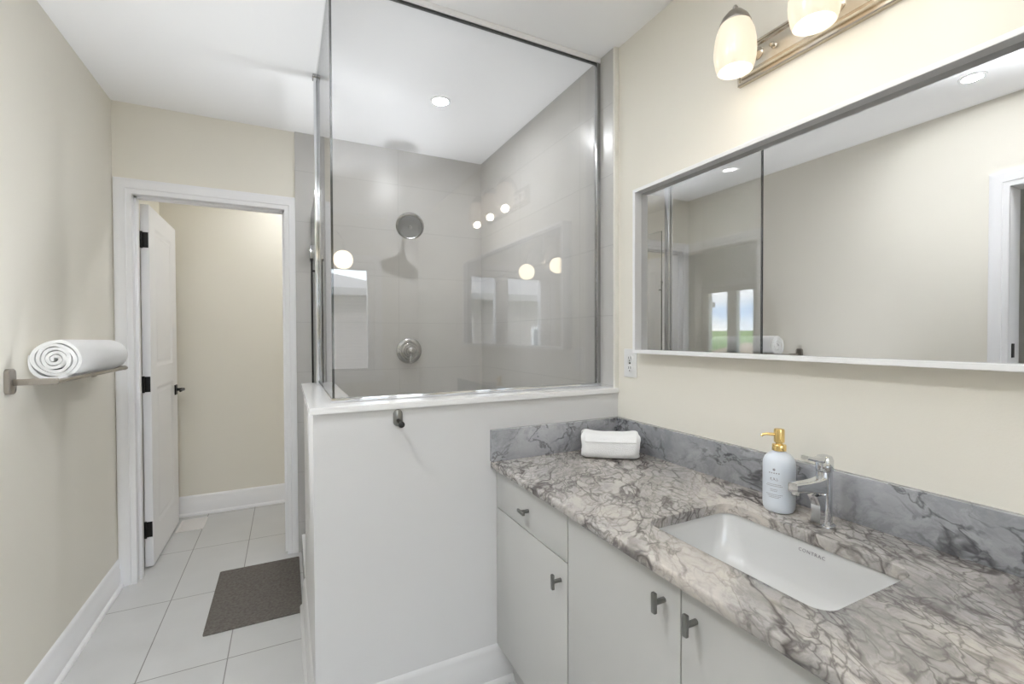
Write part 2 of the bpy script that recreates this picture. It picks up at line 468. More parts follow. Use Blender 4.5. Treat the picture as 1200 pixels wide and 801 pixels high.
# bedroom beyond the doorway in the left wall
BX = -3.0; BY0, BY1 = -1.52, -.62
struct('wall_bedroom', boxes([((BX - .15, -1.75, 0), (BX, BY0, ZC)), ((BX - .15, BY1, 0), (BX, 2.4, ZC)), ((BX - .15, BY0, 0), (BX, BY1, .9)), ((BX - .15, BY0, 1.94), (BX, BY1, ZC)),
    ((BX, -1.75, 0), (XL - .12, -1.65, ZC)), ((BX, 2.3, 0), (XL - .12, 2.4, ZC))]), mat('bedroom_paint', (.72, .72, .72), .8))

# tiled shower linings
struct('wall_shower_tile', box((.053, YD - .010, 0), (XS, YD, ZC - .001)), TILE_B, 'pale grey tiled wall behind the shower head', 'wall')
def side_tile():
    bm = box((XS, 1.518, 0), (XR, YD, ZC - .001))
    return bm
st_ = struct('wall_shower_side_tile', side_tile(), TILE_S, 'pale grey tiled side wall of the shower', 'wall')
struct('trim_1', box((XS, 1.506, 1.049), (XR, 1.518, ZC - .001), .002), TILEEDGE, 'narrow pale edge strip ending the shower tile', 'trim')
struct('floor_shower', boxes([((.19, 1.63, 0), (XS, YD - .01, .03))]), TILE_B)
struct('trim_2', boxes([((.0705, 2.331, 0), (.19, YD - .01, .10))]), CAPM, 'low white shower curb', 'curb')

# half wall with its return and cap
HX = .0705; HY = 2.331
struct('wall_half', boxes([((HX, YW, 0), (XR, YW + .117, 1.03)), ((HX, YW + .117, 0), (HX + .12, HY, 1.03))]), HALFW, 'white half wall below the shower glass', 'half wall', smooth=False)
capbm = bmesh.new()
cp = [(HX - .010, YW - .010), (XR - .001, YW - .010), (XR - .001, YW + .127), (HX + .13, YW + .127), (HX + .13, HY + .008), (HX - .010, HY + .008)]
skin(capbm, [[Vector((x, y, z)) for x, y in cp] for z in (1.03, 1.05)])
bmesh.ops.bevel(capbm, geom=list(capbm.edges), offset=.002, segments=2, affect='EDGES')
struct('trim_3', capbm, CAPM, 'glossy white cap along the top of the half wall', 'wall cap')

# baseboards
BP = [(0, 0), (.026, 0), (.026, .008), (.022, .016), (.014, .020), (.014, .088), (.010, .094), (.010, .124), (.005, .136), (0, .14)]
fl3 = lambda x, y, v: Vector((x, y, v))
inv = [(-u, v) for u, v in BP]
struct('baseboard_left', sweep([(XL, YD), (XL, DW1 + .09)], BP, fl3), TRIM, 'white baseboard along the left wall', 'baseboard')
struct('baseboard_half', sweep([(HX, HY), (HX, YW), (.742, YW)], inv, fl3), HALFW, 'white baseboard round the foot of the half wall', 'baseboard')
struct('baseboard_closet', sweep([(.8, YB), (XL, YB)], BP, fl3), TRIM, 'white baseboard at the back of the small room', 'baseboard')
struct('baseboard_rear', sweep([(XL, YR), (XR, YR)], BP, fl3), TRIM)

# casings: u measured outwards from the opening
CP = [(0, 0), (0, .010), (.004, .012), (.022, .012), (.026, .016), (.030, .014), (.052, .018), (.066, .018), (.074, .013), (.076, 0)]
def casing(name, path, to3d, label, jambs):
    bm = sweep(path, CP, to3d)
    for lo, hi in jambs: add_box(bm, lo, hi, .001)
    return struct(name, bm, TRIM, label, 'door casing')
# small door: travels left leg up, head, right leg down; outside is on the left of travel
casing('trim_4', [(DX0, 0), (DX0, DZ), (DX1, DZ), (DX1, 0)], lambda x, z, v: Vector((min(x, .052), YD - v, z)), 'white stepped casing round the small door',
    [((DX0 - .015, YD - .002, 0), (DX0, YD + .117, DZ)), ((DX1, YD - .002, 0), (DX1 + .015, YD + .117, DZ)), ((DX0 - .015, YD - .002, DZ), (DX1 + .015, YD + .117, DZ + .015)),
     ((DX0, YD + .03, 0), (DX0 + .012, YD + .068, DZ)), ((DX1 - .012, YD + .03, 0), (DX1, YD + .068, DZ)), ((DX0, YD + .03, DZ - .012), (DX1, YD + .068, DZ))])
casing('trim_5', [(DW0, 0), (DW0, DWZ), (DW1, DWZ), (DW1, 0)], lambda y, z, v: Vector((XL + v, y, z)), 'white casing of the bedroom doorway seen in the mirror',
    [((XL - .122, DW0 - .02, 0), (XL + .002, DW0, DWZ)), ((XL - .122, DW1, 0), (XL + .002, DW1 + .02, DWZ)), ((XL - .122, DW0 - .02, DWZ), (XL + .002, DW1 + .02, DWZ + .02))])
obj('strike_plate', box((XL - .06, DW1 - .003, 1.15), (XL - .03, DW1 + .001, 1.22)), BLACK, bpy.data.objects['trim_5'], label='black strike plate')

# windows: white frames, mullion, one pane each side
def window(name, y_or_x, a0, a1, z0, z1, panes, to3d, label):
    root = thing(name, (0, 0, 0), label, 'window', kind='structure')
    fr = bmesh.new()
    def bb(lo, hi, bev=.003):
        p, q = to3d(*lo), to3d(*hi)
        add_box(fr, [min(p[i], q[i]) for i in range(3)], [max(p[i], q[i]) for i in range(3)], bev)
    e = [a0] + [v for p in panes for v in p] + [a1]
    zt, zb = z1 - .07, z0 + .06
    bb((a0, z0, -.10), (a1, zb, -.02)); bb((a0, zt, -.10), (a1, z1, -.02))
    for i in range(0, len(e), 2): bb((e[i], zb, -.10), (e[i + 1], zt, -.02))
    # interior casing and sill
    bb((a0 - .07, z0 - .07, 0), (a0, z1 + .07, .016)); bb((a1, z0 - .07, 0), (a1 + .07, z1 + .07, .016))
    bb((a0, z1, 0), (a1, z1 + .07, .016)); bb((a0, z0 - .07, 0), (a1, z0, .016)); bb((a0 - .08, z0 - .012, .016), (a1 + .08, z0 + .008, .03))
    obj('window_frame', fr, TRIM, root)
    for p in panes:
        g = bmesh.new(); P, Q = to3d(p[0] - .004, zb - .004, -.064), to3d(p[1] + .004, zt + .004, -.058)
        add_box(g, [min(P[i], Q[i]) for i in range(3)], [max(P[i], Q[i]) for i in range(3)])
        obj('window_pane', g, WGLASS, root, False)
    return root
window('window_1', YR, WX0, WX1, WZ0, WZ1, [(-.29, .145), (.30, .735)], lambda a, z, v: (a, YR + v, z), 'white two-pane window facing the brick house')
window('window_2', BX, BY0, BY1, .9, 1.94, [(-1.42, -1.11), (-.97, -.72)], lambda a, z, v: (BX + v, a, z), 'white two-pane bedroom window seen in the mirror')

# ------------------------------------------------------------------ the small white door, opened inwards
door = thing('door_1', (-.683, 3.107, 0), 'white two-panel door standing open into the small room', 'door', kind='structure')
X0, X1, Y0, Y1 = -.703, -.665, 3.107, 3.767
Z0, Z1 = .012, 1.988
pan = [(Y0 + .125, Y1 - .125, .20, .985), (Y0 + .125, Y1 - .125, 1.10, 1.885)]
bm = boxes([((X0, Y0, Z0), (X1, pan[0][0], Z1)), ((X0, pan[0][1], Z0), (X1, Y1, Z1)), ((X0, pan[0][0], Z0), (X1, pan[0][1], pan[0][2])),
            ((X0, pan[0][0], pan[0][3]), (X1, pan[0][1], pan[1][2])), ((X0, pan[0][0], pan[1][3]), (X1, pan[0][1], Z1)),
            ((X0 + .008, pan[0][0], pan[0][2]), (X1 - .008, pan[0][1], pan[0][3])), ((X0 + .008, pan[1][0], pan[1][2]), (X1 - .008, pan[1][1], pan[1][3]))])
for y0, y1, z0, z1 in pan:
    pr = [(0, -.001), (0, .0), (-.006, -.002), (-.014, -.0065), (-.024, -.007), (-.036, -.003), (-.040, -.002), (-.040, -.009), (0, -.009)]
    pr = [(-u, v) for u, v in pr]
    add_sweep(bm, [(y0, z0), (y1, z0), (y1, z1), (y0, z1)], pr, lambda y, z, v: Vector((X1 + v, y, z)), closed=True)
    add_sweep(bm, [(y0, z0), (y1, z0), (y1, z1), (y0, z1)], pr, lambda y, z, v: Vector((X0 - v, y, z)), closed=True)
    add_box(bm, (X0 + .003, y0 + .038, z0 + .038), (X1 - .003, y1 - .038, z1 - .038))
obj('door_panel', bm, TRIM, door)
for z in (1.795, 1.01, .215):
    h = box((-.694, Y0 - .0025, z - .042), (-.668, Y0 - .0004, z + .042), .0008)
    add_tube(h, [(-.698, Y0 - .007, z - .045), (-.698, Y0 - .007, z + .045)], .0065, 12)
    obj('hinge', h, BLACK, door, label='black hinge')
hd = bmesh.new()
add_box(hd, (X1, Y1 - .09, .885), (X1 + .008, Y1 - .035, .95), .002)
add_tube(hd, [(X1 + .006, Y1 - .062, .918), (X1 + .05, Y1 - .062, .918)], .010)
add_tube(hd, [(X1 + .045, Y1 - .060, .918), (X1 + .047, Y1 - .10, .919), (X1 + .045, Y1 - .165, .917)], [.009, .008, .007])
add_box(hd, (X0 - .008, Y1 - .09, .885), (X0, Y1 - .035, .95), .002)
add_tube(hd, [(X0 - .006, Y1 - .062, .918), (X0 - .045, Y1 - .062, .918)], .010)
obj('door_handle', hd, BLACK, door, label='black lever handle')

# floor register by the back baseboard
vent = thing('floor_vent', (-.58, 3.69, 0), 'white floor register on the tiles behind the open door', 'vent')
vb = boxes([((-.655, 3.585, 0), (-.64, 3.80, .006)), ((-.52, 3.585, 0), (-.505, 3.80, .006)), ((-.64, 3.585, 0), (-.52, 3.60, .006)), ((-.64, 3.785, 0), (-.52, 3.80, .006)), ((-.64, 3.60, .0005), (-.52, 3.785, .001))], .0008)
for i in range(11): add_box(vb, (-.64, 3.606 + i * .0165, .001), (-.52, 3.606 + i * .0165 + .011, .0048))
obj('grille', vb, VENTM, vent)

# ------------------------------------------------------------------ shower glass
YG, XG = 1.611, .138
ZGT = ZC - .022
enc = thing('shower_enclosure', (XG, YG, 1.05), 'clear glass shower screen standing on the white half wall', 'shower screen')
def pane(name, lo, hi, thin, parent):
    bm = box(lo, hi)
    for f in bm.faces:
        f.material_index = 0 if abs(f.normal[thin]) > .5 else 1
    return obj(name, bm, [GLASS, GEDGE], parent, False)
pane('front_pane', (XG - .004, YG - .004, 1.058), (XS - .016, YG + .004, ZGT), 1, enc)
pane('side_pane', (XG - .004, YG + .0045, 1.058), (XG + .004, 2.262, ZGT), 0, enc)
b_ = boxes([((XG - .008, YG - .011, 1.05), (XS, YG + .011, 1.064)), ((XG - .008, YG + .011, 1.05), (XG + .008, 2.25, 1.060))], .002)
obj('sill_channel', b_, CHROME, enc, label='chrome sill channel')
b_ = boxes([((XG - .008, YG - .012, ZC - .020), (XS, YG + .012, ZC - .0005)), ((XG - .006, YG + .012, ZC - .008), (XG + .006, 2.25, ZC - .0005))], .001)
obj('ceiling_channel', b_, FRAMEM, enc, label='pale ceiling channel')
obj('gasket', boxes([((XG - .006, YG - .006, ZC - .026), (XS - .012, YG + .006, ZC - .020))]), GASK, enc, label='dark seal strip')
obj('wall_channel', boxes([((XS - .018, YG - .010, 1.064), (XS, YG + .010, ZC - .021))], .0015), DCHROME, enc, label='chrome wall channel')
pb = boxes([((XG - .017, 2.262, 1.05), (XG + .001, 2.30, ZC - .012)), ((XG + .003, 2.262, 1.05), (XG + .023, 2.30, ZC - .012)), ((XG - .012, 2.268, 1.05), (XG + .018, 2.296, ZC - .013))], .005)
obj('post', pb, CHROME, enc, label='chrome corner post')
obj('post_cap', boxes([((XG - .021, 2.258, ZC - .014), (XG + .027, 2.304, ZC - .0005))], .003), DCHROME, enc)

sdoor = thing('shower_door', (XG, 2.62, .11), 'clear glass shower door hanging behind the chrome post', 'shower door')
pane('door_pane', (XG - .004, 2.345, .115), (XG + .004, YD - .02, 1.98), 0, sdoor)
for z in (.35, 1.75):
    obj('hinge', box((XG - .012, YD - .075, z - .045), (XG + .012, YD - .0105, z + .045), .003), DCHROME, sdoor)
hb = bmesh.new()
add_tube(hb, [(.112, 2.372, .95), (.112, 2.372, 1.63)], .0045)
for z in (1.0, 1.58): add_tube(hb, [(.112, 2.372, z), (XG - .003, 2.372, z)], .005)
add_tube(hb, [(.104, 2.372, 1.635), (.118, 2.372, 1.635)], .006)
obj('handle', hb, BLACK, sdoor, label='dark bar handle')

# shower head and valve
sh = thing('showerhead', (.70, YD - .01, 2.02), 'round chrome shower head high on the tiled wall', 'shower head')
hc = Vector((.672, 2.735, 1.930)); hax = Vector((-.16, -.80, -.58)).normalized()
am = lathe((.70, YD - .010, 2.00), (0, -1, 0), [(.028, 0), (.028, .006), (.020, .012), (.012, .014)], 24)
add_tube(am, bez((.70, YD - .02, 2.00), (.70, 2.86, 2.01), (.692, 2.84, 1.995), hc - hax * .05, 12), .0095)
obj('shower_arm', am, DCHROME, sh)
obj('head_body', lathe(hc - hax * .055, hax, [(.014, 0), (.018, .012), (.03, .022), (.062, .038), (.080, .046), (.083, .052), (.083, .066), (.078, .071), (.070, .072)], 40), DCHROME, sh)
fc = lathe(hc + hax * .0165, hax, [(.070, 0), (.070, .003), (.066, .0045), (.040, .0055), (.012, .0055), (.010, .009), (.004, .0095)], 40)
fx, fy = basis(hax)
for ring, cnt in ((.020, 8), (.034, 14), (.047, 20), (.059, 26)):
    for i in range(cnt):
        a = 2 * PI * i / cnt
        c = hc + hax * .0205 + fx * (ring * math.cos(a)) + fy * (ring * math.sin(a))
        add_lathe(fc, c, hax, [(.0030, 0), (.0026, .0025), (.001, .003)], 6)
obj('spray_face', fc, GREYR, sh, label='grey spray face with nozzles')

sv = thing('shower_valve', (.713, YD - .01, 1.172), 'round chrome shower valve with lever, low on the tiled wall', 'shower valve')
vc = (.713, YD - .010, 1.172)
obj('escutcheon', lathe(vc, (0, -1, 0), [(.083, 0), (.083, .004), (.078, .010), (.060, .016), (.052, .014), (.050, .018), (.046, .020)], 48), DCHROME, sv)
kb = lathe((vc[0], vc[1] - .018, vc[2]), (0, -1, 0), [(.040, 0), (.040, .02), (.034, .03), (.030, .034), (.028, .055), (.022, .062), (.008, .066)], 32)
add_tube(kb, [(vc[0], vc[1] - .05, vc[2] - .01), (vc[0] - .004, vc[1] - .066, vc[2] - .045), (vc[0] - .006, vc[1] - .07, vc[2] - .072)], [.012, .010, .008])
obj('valve_handle', kb, DCHROME, sv)

# recessed ceiling lights
def can(loc, lens, label, name='recessed_light'):
    t = thing(name, (*loc, ZC), label, 'ceiling light')
    tr = lathe((*loc, ZC + .0), (0, 0, -1), [(.050, 0), (.050, .003), (.046, .006), (.038, .007), (.036, .004)], 40, cap1=False)
    obj('trim_ring', tr, FRAMEM, t)
    obj('lens', lathe((*loc, ZC), (0, 0, -1), [(.036, .0), (.036, .0045), (.025, .006)], 32), lens, t, label='glowing lens')
can((.71, 2.24), LENS_S, 'small round light glowing in the ceiling above the shower')
can((-.418, .96), LENS_H, 'round ceiling light seen only as a reflection in the mirror')
can((.05, 3.50), LENS_W, 'ceiling light of the small room beyond the door')

# ------------------------------------------------------------------ vanity
ZT = .815
XF = .660            # front edge of the worktop
YE = -.235           # near end of the worktop
SXL, SXR, SY0, SY1 = .783, 1.072, .432, .848
top = thing('marble_countertop', (.95, .64, ZT), 'grey veined marble worktop with a sink cut into it', 'countertop')
# slab with the sink hole
def hole_loop(ins, z):
    return [Vector((x, y, z)) for x, y in rrect(SXL - ins, SXR + ins, SY0 - ins, SY1 + ins, .034 + ins, 12)]
def outer_from(loop, ins, z, x0=XF, x1=XR - .001, y0=YE, y1=YW - .001):
    cx, cy_ = (SXL + SXR) / 2, (SY0 + SY1) / 2
    x0, x1, y0, y1 = x0 + ins, x1 - ins * 0, y0 + ins, y1
    out = []
    for p in loop:
        dx, dy = p.x - cx, p.y - cy_
        ts = []
        if dx > 1e-9: ts.append((x1 - cx) / dx)
        if dx < -1e-9: ts.append((x0 - cx) / dx)
        if dy > 1e-9: ts.append((y1 - cy_) / dy)
        if dy < -1e-9: ts.append((y0 - cy_) / dy)
        k = min(ts); out.append(Vector((cx + dx * k, cy_ + dy * k, z)))
    for c in ((x0, y0), (x0, y1), (x1, y0), (x1, y1)):
        j = min(range(len(out)), key=lambda i: (out[i].x - c[0]) ** 2 + (out[i].y - c[1]) ** 2)
        out[j].x, out[j].y = c
    return out
base = hole_loop(0, 0)
TH = .026
bm = bmesh.new()
rings = [hole_loop(0, ZT - TH), hole_loop(0, ZT - .003), hole_loop(.001, ZT - .0008), hole_loop(.003, ZT)]
for ins, z in ((.006, ZT), (.0025, ZT - .0015), (.0005, ZT - .005), (0, ZT - .009), (0, ZT - TH + .006), (.002, ZT - TH + .0015), (.006, ZT - TH)):
    rings.append(outer_from(base, ins, z))
rings.append(rings[0])
skin(bm, rings, True, False, False)
obj('slab', bm, MARBLE, top)
obj('backsplash', box((XR - .021, YE, ZT), (XR - .0005, YW - .001, ZT + .114), .0015), MARBLE_S, top, label='bluish grey marble upstand along the mirror wall')
obj('side_splash', box((XF - .002, YW - .021, ZT), (XR - .0212, YW - .0005, ZT + .114), .0015), MARBLE_S, top, label='bluish grey marble upstand against the half wall')

# undermount sink
sink = thing('sink', (.93, .639, ZT - .16), 'white rectangular undermount basin set below the marble', 'sink')
lv = [(.020, -.0265, .05), (.006, -.0265, .04), (.005, -.028, .04), (.003, -.040, .04), (-.004, -.09, .05), (-.012, -.125, .065), (-.024, -.143, .07), (-.045, -.152, .07), (-.075, -.156, .06), (-.11, -.158, .03)]
rings = [[Vector((x, y, ZT + z)) for x, y in rrect(SXL - i, SXR + i, SY0 - i, SY1 + i, r, 10)] for i, z, r in lv]
lvo = [(-.11, -.170, .03), (-.04, -.166, .07), (-.006, -.135, .07), (.010, -.06, .06), (.016, -.036, .055), (.020, -.0345, .05)]
rings += [[Vector((x, y, ZT + z)) for x, y in rrect(SXL - i, SXR + i, SY0 - i, SY1 + i, r, 10)] for i, z, r in lvo]
bm = bmesh.new(); rings.append(rings[0])
skin(bm, rings, True, False, False)
inner = [Vector(p) for p in rings[len(lv) - 1]]; outer = [Vector(p) for p in rings[len(lv)]]
bm.faces.new([bm.verts.new(p) for p in inner]); bm.faces.new([bm.verts.new(p) for p in reversed(outer)])
bmesh.ops.remove_doubles(bm, verts=bm.verts, dist=1e-5)
obj('basin', bm, PORC, sink)
dr = lathe((.93, .639, ZT - .1578), (0, 0, 1), [(.030, 0), (.030, .002), (.024, .004), (.020, .0035), (.019, .006), (.004, .008)], 32)
obj('drain', dr, CHROME, sink, label='chrome drain')
def text_mesh(body, size, xf, ext=.0002, space=1.0, shear=0.0):
    cu = bpy.data.curves.new('t', 'FONT'); cu.body = body; cu.size = size; cu.extrude = ext; cu.align_x = 'CENTER'; cu.align_y = 'CENTER'; cu.space_character = space; cu.shear = shear
    o = bpy.data.objects.new('t', cu); COL.objects.link(o)
    dg = bpy.context.evaluated_depsgraph_get(); dg.update()
    me = bpy.data.meshes.new_from_object(o.evaluated_get(dg))
    bm = bmesh.new(); bm.from_mesh(me); bmesh.ops.transform(bm, matrix=xf, verts=bm.verts)
    bpy.data.objects.remove(o); bpy.data.curves.remove(cu); bpy.data.meshes.remove(me)
    return bm
def frame(o, x, y):
    x = Vector(x).normalized(); y = Vector(y).normalized(); z = x.cross(y)
    m = Matrix((x, y, z)).transposed().to_4x4(); m.translation = Vector(o); return m
# basin back wall leans; the maker's name stands just under the rim
obj('lettering', text_mesh('CONTRAC', .0105, frame((1.0725, .625, ZT - .047), (0, -1, 0), (.12, 0, 1)), space=1.25), INK, sink, label='small grey printed word')

# faucet
fa = thing('faucet', (1.145, .640, ZT), 'chrome single-lever tap with an upswept spout beside the sink', 'faucet')
FXc, FYc = 1.145, .640
obj('base_ring', lathe((FXc, FYc, ZT), (0, 0, 1), [(.0245, 0), (.0245, .004), (.021, .006)], 32), CHROME, fa)
bd = bmesh.new()
rg = []
for z, a, bx, dx in ((.0, .021, .018, 0), (.02, .0195, .0165, .001), (.06, .0185, .016, .002), (.10, .0185, .016, .003), (.125, .0185, .016, .003)):
    rg.append([Vector((FXc + dx + a * math.cos(2 * PI * i / 28) * (1.0 if math.cos(2 * PI * i / 28) > 0 else 1.1), FYc + bx * math.sin(2 * PI * i / 28), ZT + .005 + z)) for i in range(28)])
skin(bd, rg)
# front web below the spout
web = []
for z, xx in ((.006, FXc - .034), (.03, FXc - .030), (.055, FXc - .032), (.078, FXc - .046)):
    web.append([Vector((FXc - .005, FYc - .0125, ZT + z)), Vector((FXc - .005, FYc + .0125, ZT + z)), Vector((xx, FYc + .0105, ZT + z)), Vector((xx, FYc - .0105, ZT + z))])
skin(bd, web)
obj('faucet_body', bd, CHROME, fa)
sp = bmesh.new(); rg = []
for x, zc, hw, hh in ((FXc - .004, .098, .0130, .020), (FXc - .035, .099, .0125, .016), (FXc - .07, .103, .0120, .0125), (FXc - .10, .106, .0115, .0115), (FXc - .118, .107, .011, .011)):
    rg.append([Vector((x + .0 * zz, FYc + yy, ZT + zc + zz)) for yy, zz in rrect(-hw, hw, -hh, hh, .0045, 4)])
skin(sp, rg)
add_lathe(sp, (FXc - .106, FYc, ZT + .097), (0, 0, -1), [(.009, 0), (.009, .007), (.006, .008)], 20)
obj('spout', sp, CHROME, fa)
lvb = lathe((FXc + .003, FYc, ZT + .1315), (0, 0, 1), [(.0175, 0), (.0185, .003), (.0185, .026), (.015, .034), (.006, .037)], 28)
rg = []
for x, zc, hw, hh in ((FXc - .004, .158, .0105, .008), (FXc - .03, .160, .0095, .0055), (FXc - .055, .166, .0090, .0048), (FXc - .075, .171, .0085, .0045)):
    rg.append([Vector((x, FYc + yy, ZT + zc + zz)) for yy, zz in rrect(-hw, hw, -hh, hh, .003, 4)])
skin(lvb, rg)
obj('lever', lvb, CHROME, fa)

# soap dispenser
SXc, SYc = 1.142, .748
so = thing('soap_dispenser', (SXc, SYc, ZT), 'white soap bottle with a gold pump beside the chrome tap', 'soap dispenser')
obj('bottle', lathe((SXc, SYc, ZT), (0, 0, 1), [(.028, 0), (.033, .002), (.0365, .009), (.0375, .020), (.0375, .118), (.0365, .129), (.033, .138), (.026, .1455), (.018, .150), (.0145, .153), (.0145, .158)], 44), BOTTLE, so)
pm = lathe((SXc, SYc, ZT + .1555), (0, 0, 1), [(.0165, 0), (.0165, .014), (.0155, .0155), (.0085, .0165), (.0085, .020), (.0125, .0215), (.0125, .052), (.011, .0555), (.004, .0565)], 28)
obj('pump', pm, GOLD, so, label='polished gold pump')
nd = Vector((-.80, .60, 0)).normalized(); n0 = Vector((SXc, SYc, ZT + .196))
obj('nozzle', tube([n0 + nd * .008, n0 + nd * .030 + Vector((0, 0, .001)), n0 + nd * .040 + Vector((0, 0, -.001)), n0 + nd * .043 + Vector((0, 0, -.005))], [.0042, .0038, .0034, .003]), GOLD, so, label='thin gold nozzle')
# printed face of the bottle: emblem, spaced word, script flourish and fine rows, all too small to read
R = .03765
def onb(s, z):      # s: distance round the bottle from the printed face's centre
    a = math.radians(196) + s / R
    return Vector((SXc + R * math.cos(a), SYc + R * math.sin(a), ZT + z))
pr = bmesh.new()
def mark(s0, s1, z0, z1):
    k = max(1, int(abs(s1 - s0) / .003))
    for i in range(k):
        a, b = s0 + (s1 - s0) * i / k, s0 + (s1 - s0) * (i + 1) / k
        pr.faces.new([pr.verts.new(p) for p in (onb(a, z0), onb(b, z0), onb(b, z1), onb(a, z1))])
for k in range(5):
    a = 2 * PI * k / 5
    mark(.002 * math.cos(a) - .0012, .002 * math.cos(a) + .0012, .112 + .002 * math.sin(a) - .0012, .112 + .002 * math.sin(a) + .0012)
for i in range(5): mark(-.012 + i * .0055, -.0095 + i * .0055, .102, .1045)
for z, w, n_ in ((.074, .017, 9), (.070, .020, 11), (.061, .009, 5), (.057, .008, 4), (.048, .020, 11), (.044, .016, 9), (.0405, .012, 7)):
    for i in range(n_):
        s = -w + 2 * w * i / n_
        mark(s, s + 1.5 * w / n_, z, z + .0011)
add_tube(pr, [onb(-.010 + .0012 * i + .003 * math.sin(i * 1.1), .088 + .0035 * math.sin(i * .9)) for i in range(17)], .0004, 5)
obj('print', pr, INK, so, False, 'fine grey printing')

# cabinets: carcass, slab fronts, T knobs
ZB = .142; ZCB = ZT - TH - .001
def knob(bm, y, z, vertical):
    add_tube(bm, [(.681, y, z), (.656, y, z)], .0058, 16)
    if vertical: add_box(bm, (.649, y - .0055, z - .021), (.657, y + .0055, z + .021), .002)
    else: add_box(bm, (.649, y - .021, z - .0055), (.657, y + .021, z + .0055), .002)
def cabinet(y0, y1, fronts, label):
    c = thing('vanity_cabinet', (.95, (y0 + y1) / 2, 0), label, 'cabinet', 'vanity cabinets')
    g = .0016
    b = boxes([((.70, y0, ZB), (XR - .002, y0 + .016, ZCB)), ((.70, y1 - .016, ZB), (XR - .002, y1, ZCB)), ((.70, y0 + .016, ZB), (XR - .002, y1 - .016, ZB + .016)), ((XR - .012, y0 + .016, ZB + .016), (XR - .002, y1 - .016, ZCB)),
               ((.742, y0, 0), (.76, y1, ZB)), ((.70, y0 + .016, ZCB - .05), (.716, y1 - .016, ZCB))])
    obj('carcass', b, CABM, c, False)
    for kind, a, b_, z0, z1, ky, kz, vert in fronts:
        f = obj(kind, box((.680, a + g, z0 + g), (.699, b_ - g, z1 - g), .0012), CABM, c)
        k = bmesh.new(); knob(k, ky, kz, vert)
        obj('knob', k, GUNM, f, label='gunmetal T-shaped knob')
    return c
c1, c2, c3, c4 = 1.498, 1.037, .640, .240
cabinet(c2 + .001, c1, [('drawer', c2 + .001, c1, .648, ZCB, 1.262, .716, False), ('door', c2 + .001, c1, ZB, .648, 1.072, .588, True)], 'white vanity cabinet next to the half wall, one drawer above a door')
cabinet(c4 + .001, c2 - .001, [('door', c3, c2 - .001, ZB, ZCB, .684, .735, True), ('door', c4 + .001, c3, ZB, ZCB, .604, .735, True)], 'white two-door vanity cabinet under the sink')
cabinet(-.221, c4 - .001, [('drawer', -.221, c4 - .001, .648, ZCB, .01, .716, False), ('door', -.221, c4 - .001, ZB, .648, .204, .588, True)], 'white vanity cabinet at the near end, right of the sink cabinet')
struct('trim_6', boxes([((.683, c1 + .001, ZB), (.70, YW - .0005, ZCB))]), CABM, 'narrow white filler between cabinet and half wall', 'filler')

# folded hand towel in the corner of the worktop
ht = None
def folded_towel():
    bm = bmesh.new()
    # spiral-folded cross-section, extruded along its length
    L, W, Hh = .200, .125, .098
    nu, nv = 40, 22
    rings = []
    rnd = random.Random(9)
    for j in range(nv + 1):
        s = j / nv; x = (s - .5) * L
        ring = []
        endk = 1 - .10 * max(0, (abs(s - .5) - .42) / .08) ** 2
        sag = .010 * (1 - (2 * s - 1) ** 2)
        for i in range(nu):
            a = 2 * PI * i / nu
            cs, sn = math.cos(a), math.sin(a)
            py = W / 2 * math.copysign(abs(cs) ** .55, cs); pz = Hh / 2 * math.copysign(abs(sn) ** .50, sn)
            if sn > 0: py *= 1 - .20 * sn
            py *= endk; pz *= endk
            zz = pz + Hh / 2
            if sn > 0: zz -= sag * sn
            ring.append(Vector((x + .004 * math.sin(3 * a) * (2 * s - 1), py + .0015 * math.sin(9 * s + 3 * a), zz + (.0012 * math.sin(12 * s + a) if zz > .01 else 0))))
        rings.append(ring)
    # inward spiral ends
    for side in (0, -1):
        pass
    def shrink(r, k, dx):
        c = sum(r, Vector()) / len(r)
        return [c + (p - c) * k + Vector((dx, 0, 0)) for p in r]
    first = [shrink(rings[0], k, dx) for k, dx in ((.22, .002), (.30, -.004), (.42, -.004), (.48, .004), (.54, -.004), (.70, -.005), (.75, .003), (.80, -.004), (.96, -.004))]
    last = [shrink(rings[-1], k, -dx) for k, dx in ((.96, -.004), (.80, -.004), (.75, .003), (.70, -.005), (.54, -.004), (.48, .004), (.42, -.004), (.30, -.004), (.22, .002))]
    skin(bm, first + rings + last)
    return bm
bm = folded_towel()
ang = math.radians(-36)
mt = Matrix.Translation((1.085, 1.366, ZT + .0005)) @ Matrix.Rotation(ang, 4, 'Z')
# loose fold lying over the front
fl = []
for j in range(15):
    s = j / 14; x = (s - .5) * .198
    fl.append([Vector((x, y, z - .008 * (1 - (2 * s - 1) ** 2) * (z > .07))) for y, z in ((.02, .0985), (-.02, .0990), (-.046, .094), (-.0605, .078), (-.0650, .066), (-.0625, .062), (-.058, .070), (-.045, .088), (-.02, .0945), (.02, .0945))])
ht_bm = bmesh.new()
skin(bm, fl)
bmesh.ops.transform(bm, matrix=mt, verts=bm.verts)
ht = obj('hand_towel', bm, TOWEL, None)
tag(ht, 'rolled white hand towel in the marble corner of the worktop', 'towel')
sm = ht.modifiers.new('s', 'SUBSURF'); sm.levels = 1; sm.render_levels = 2

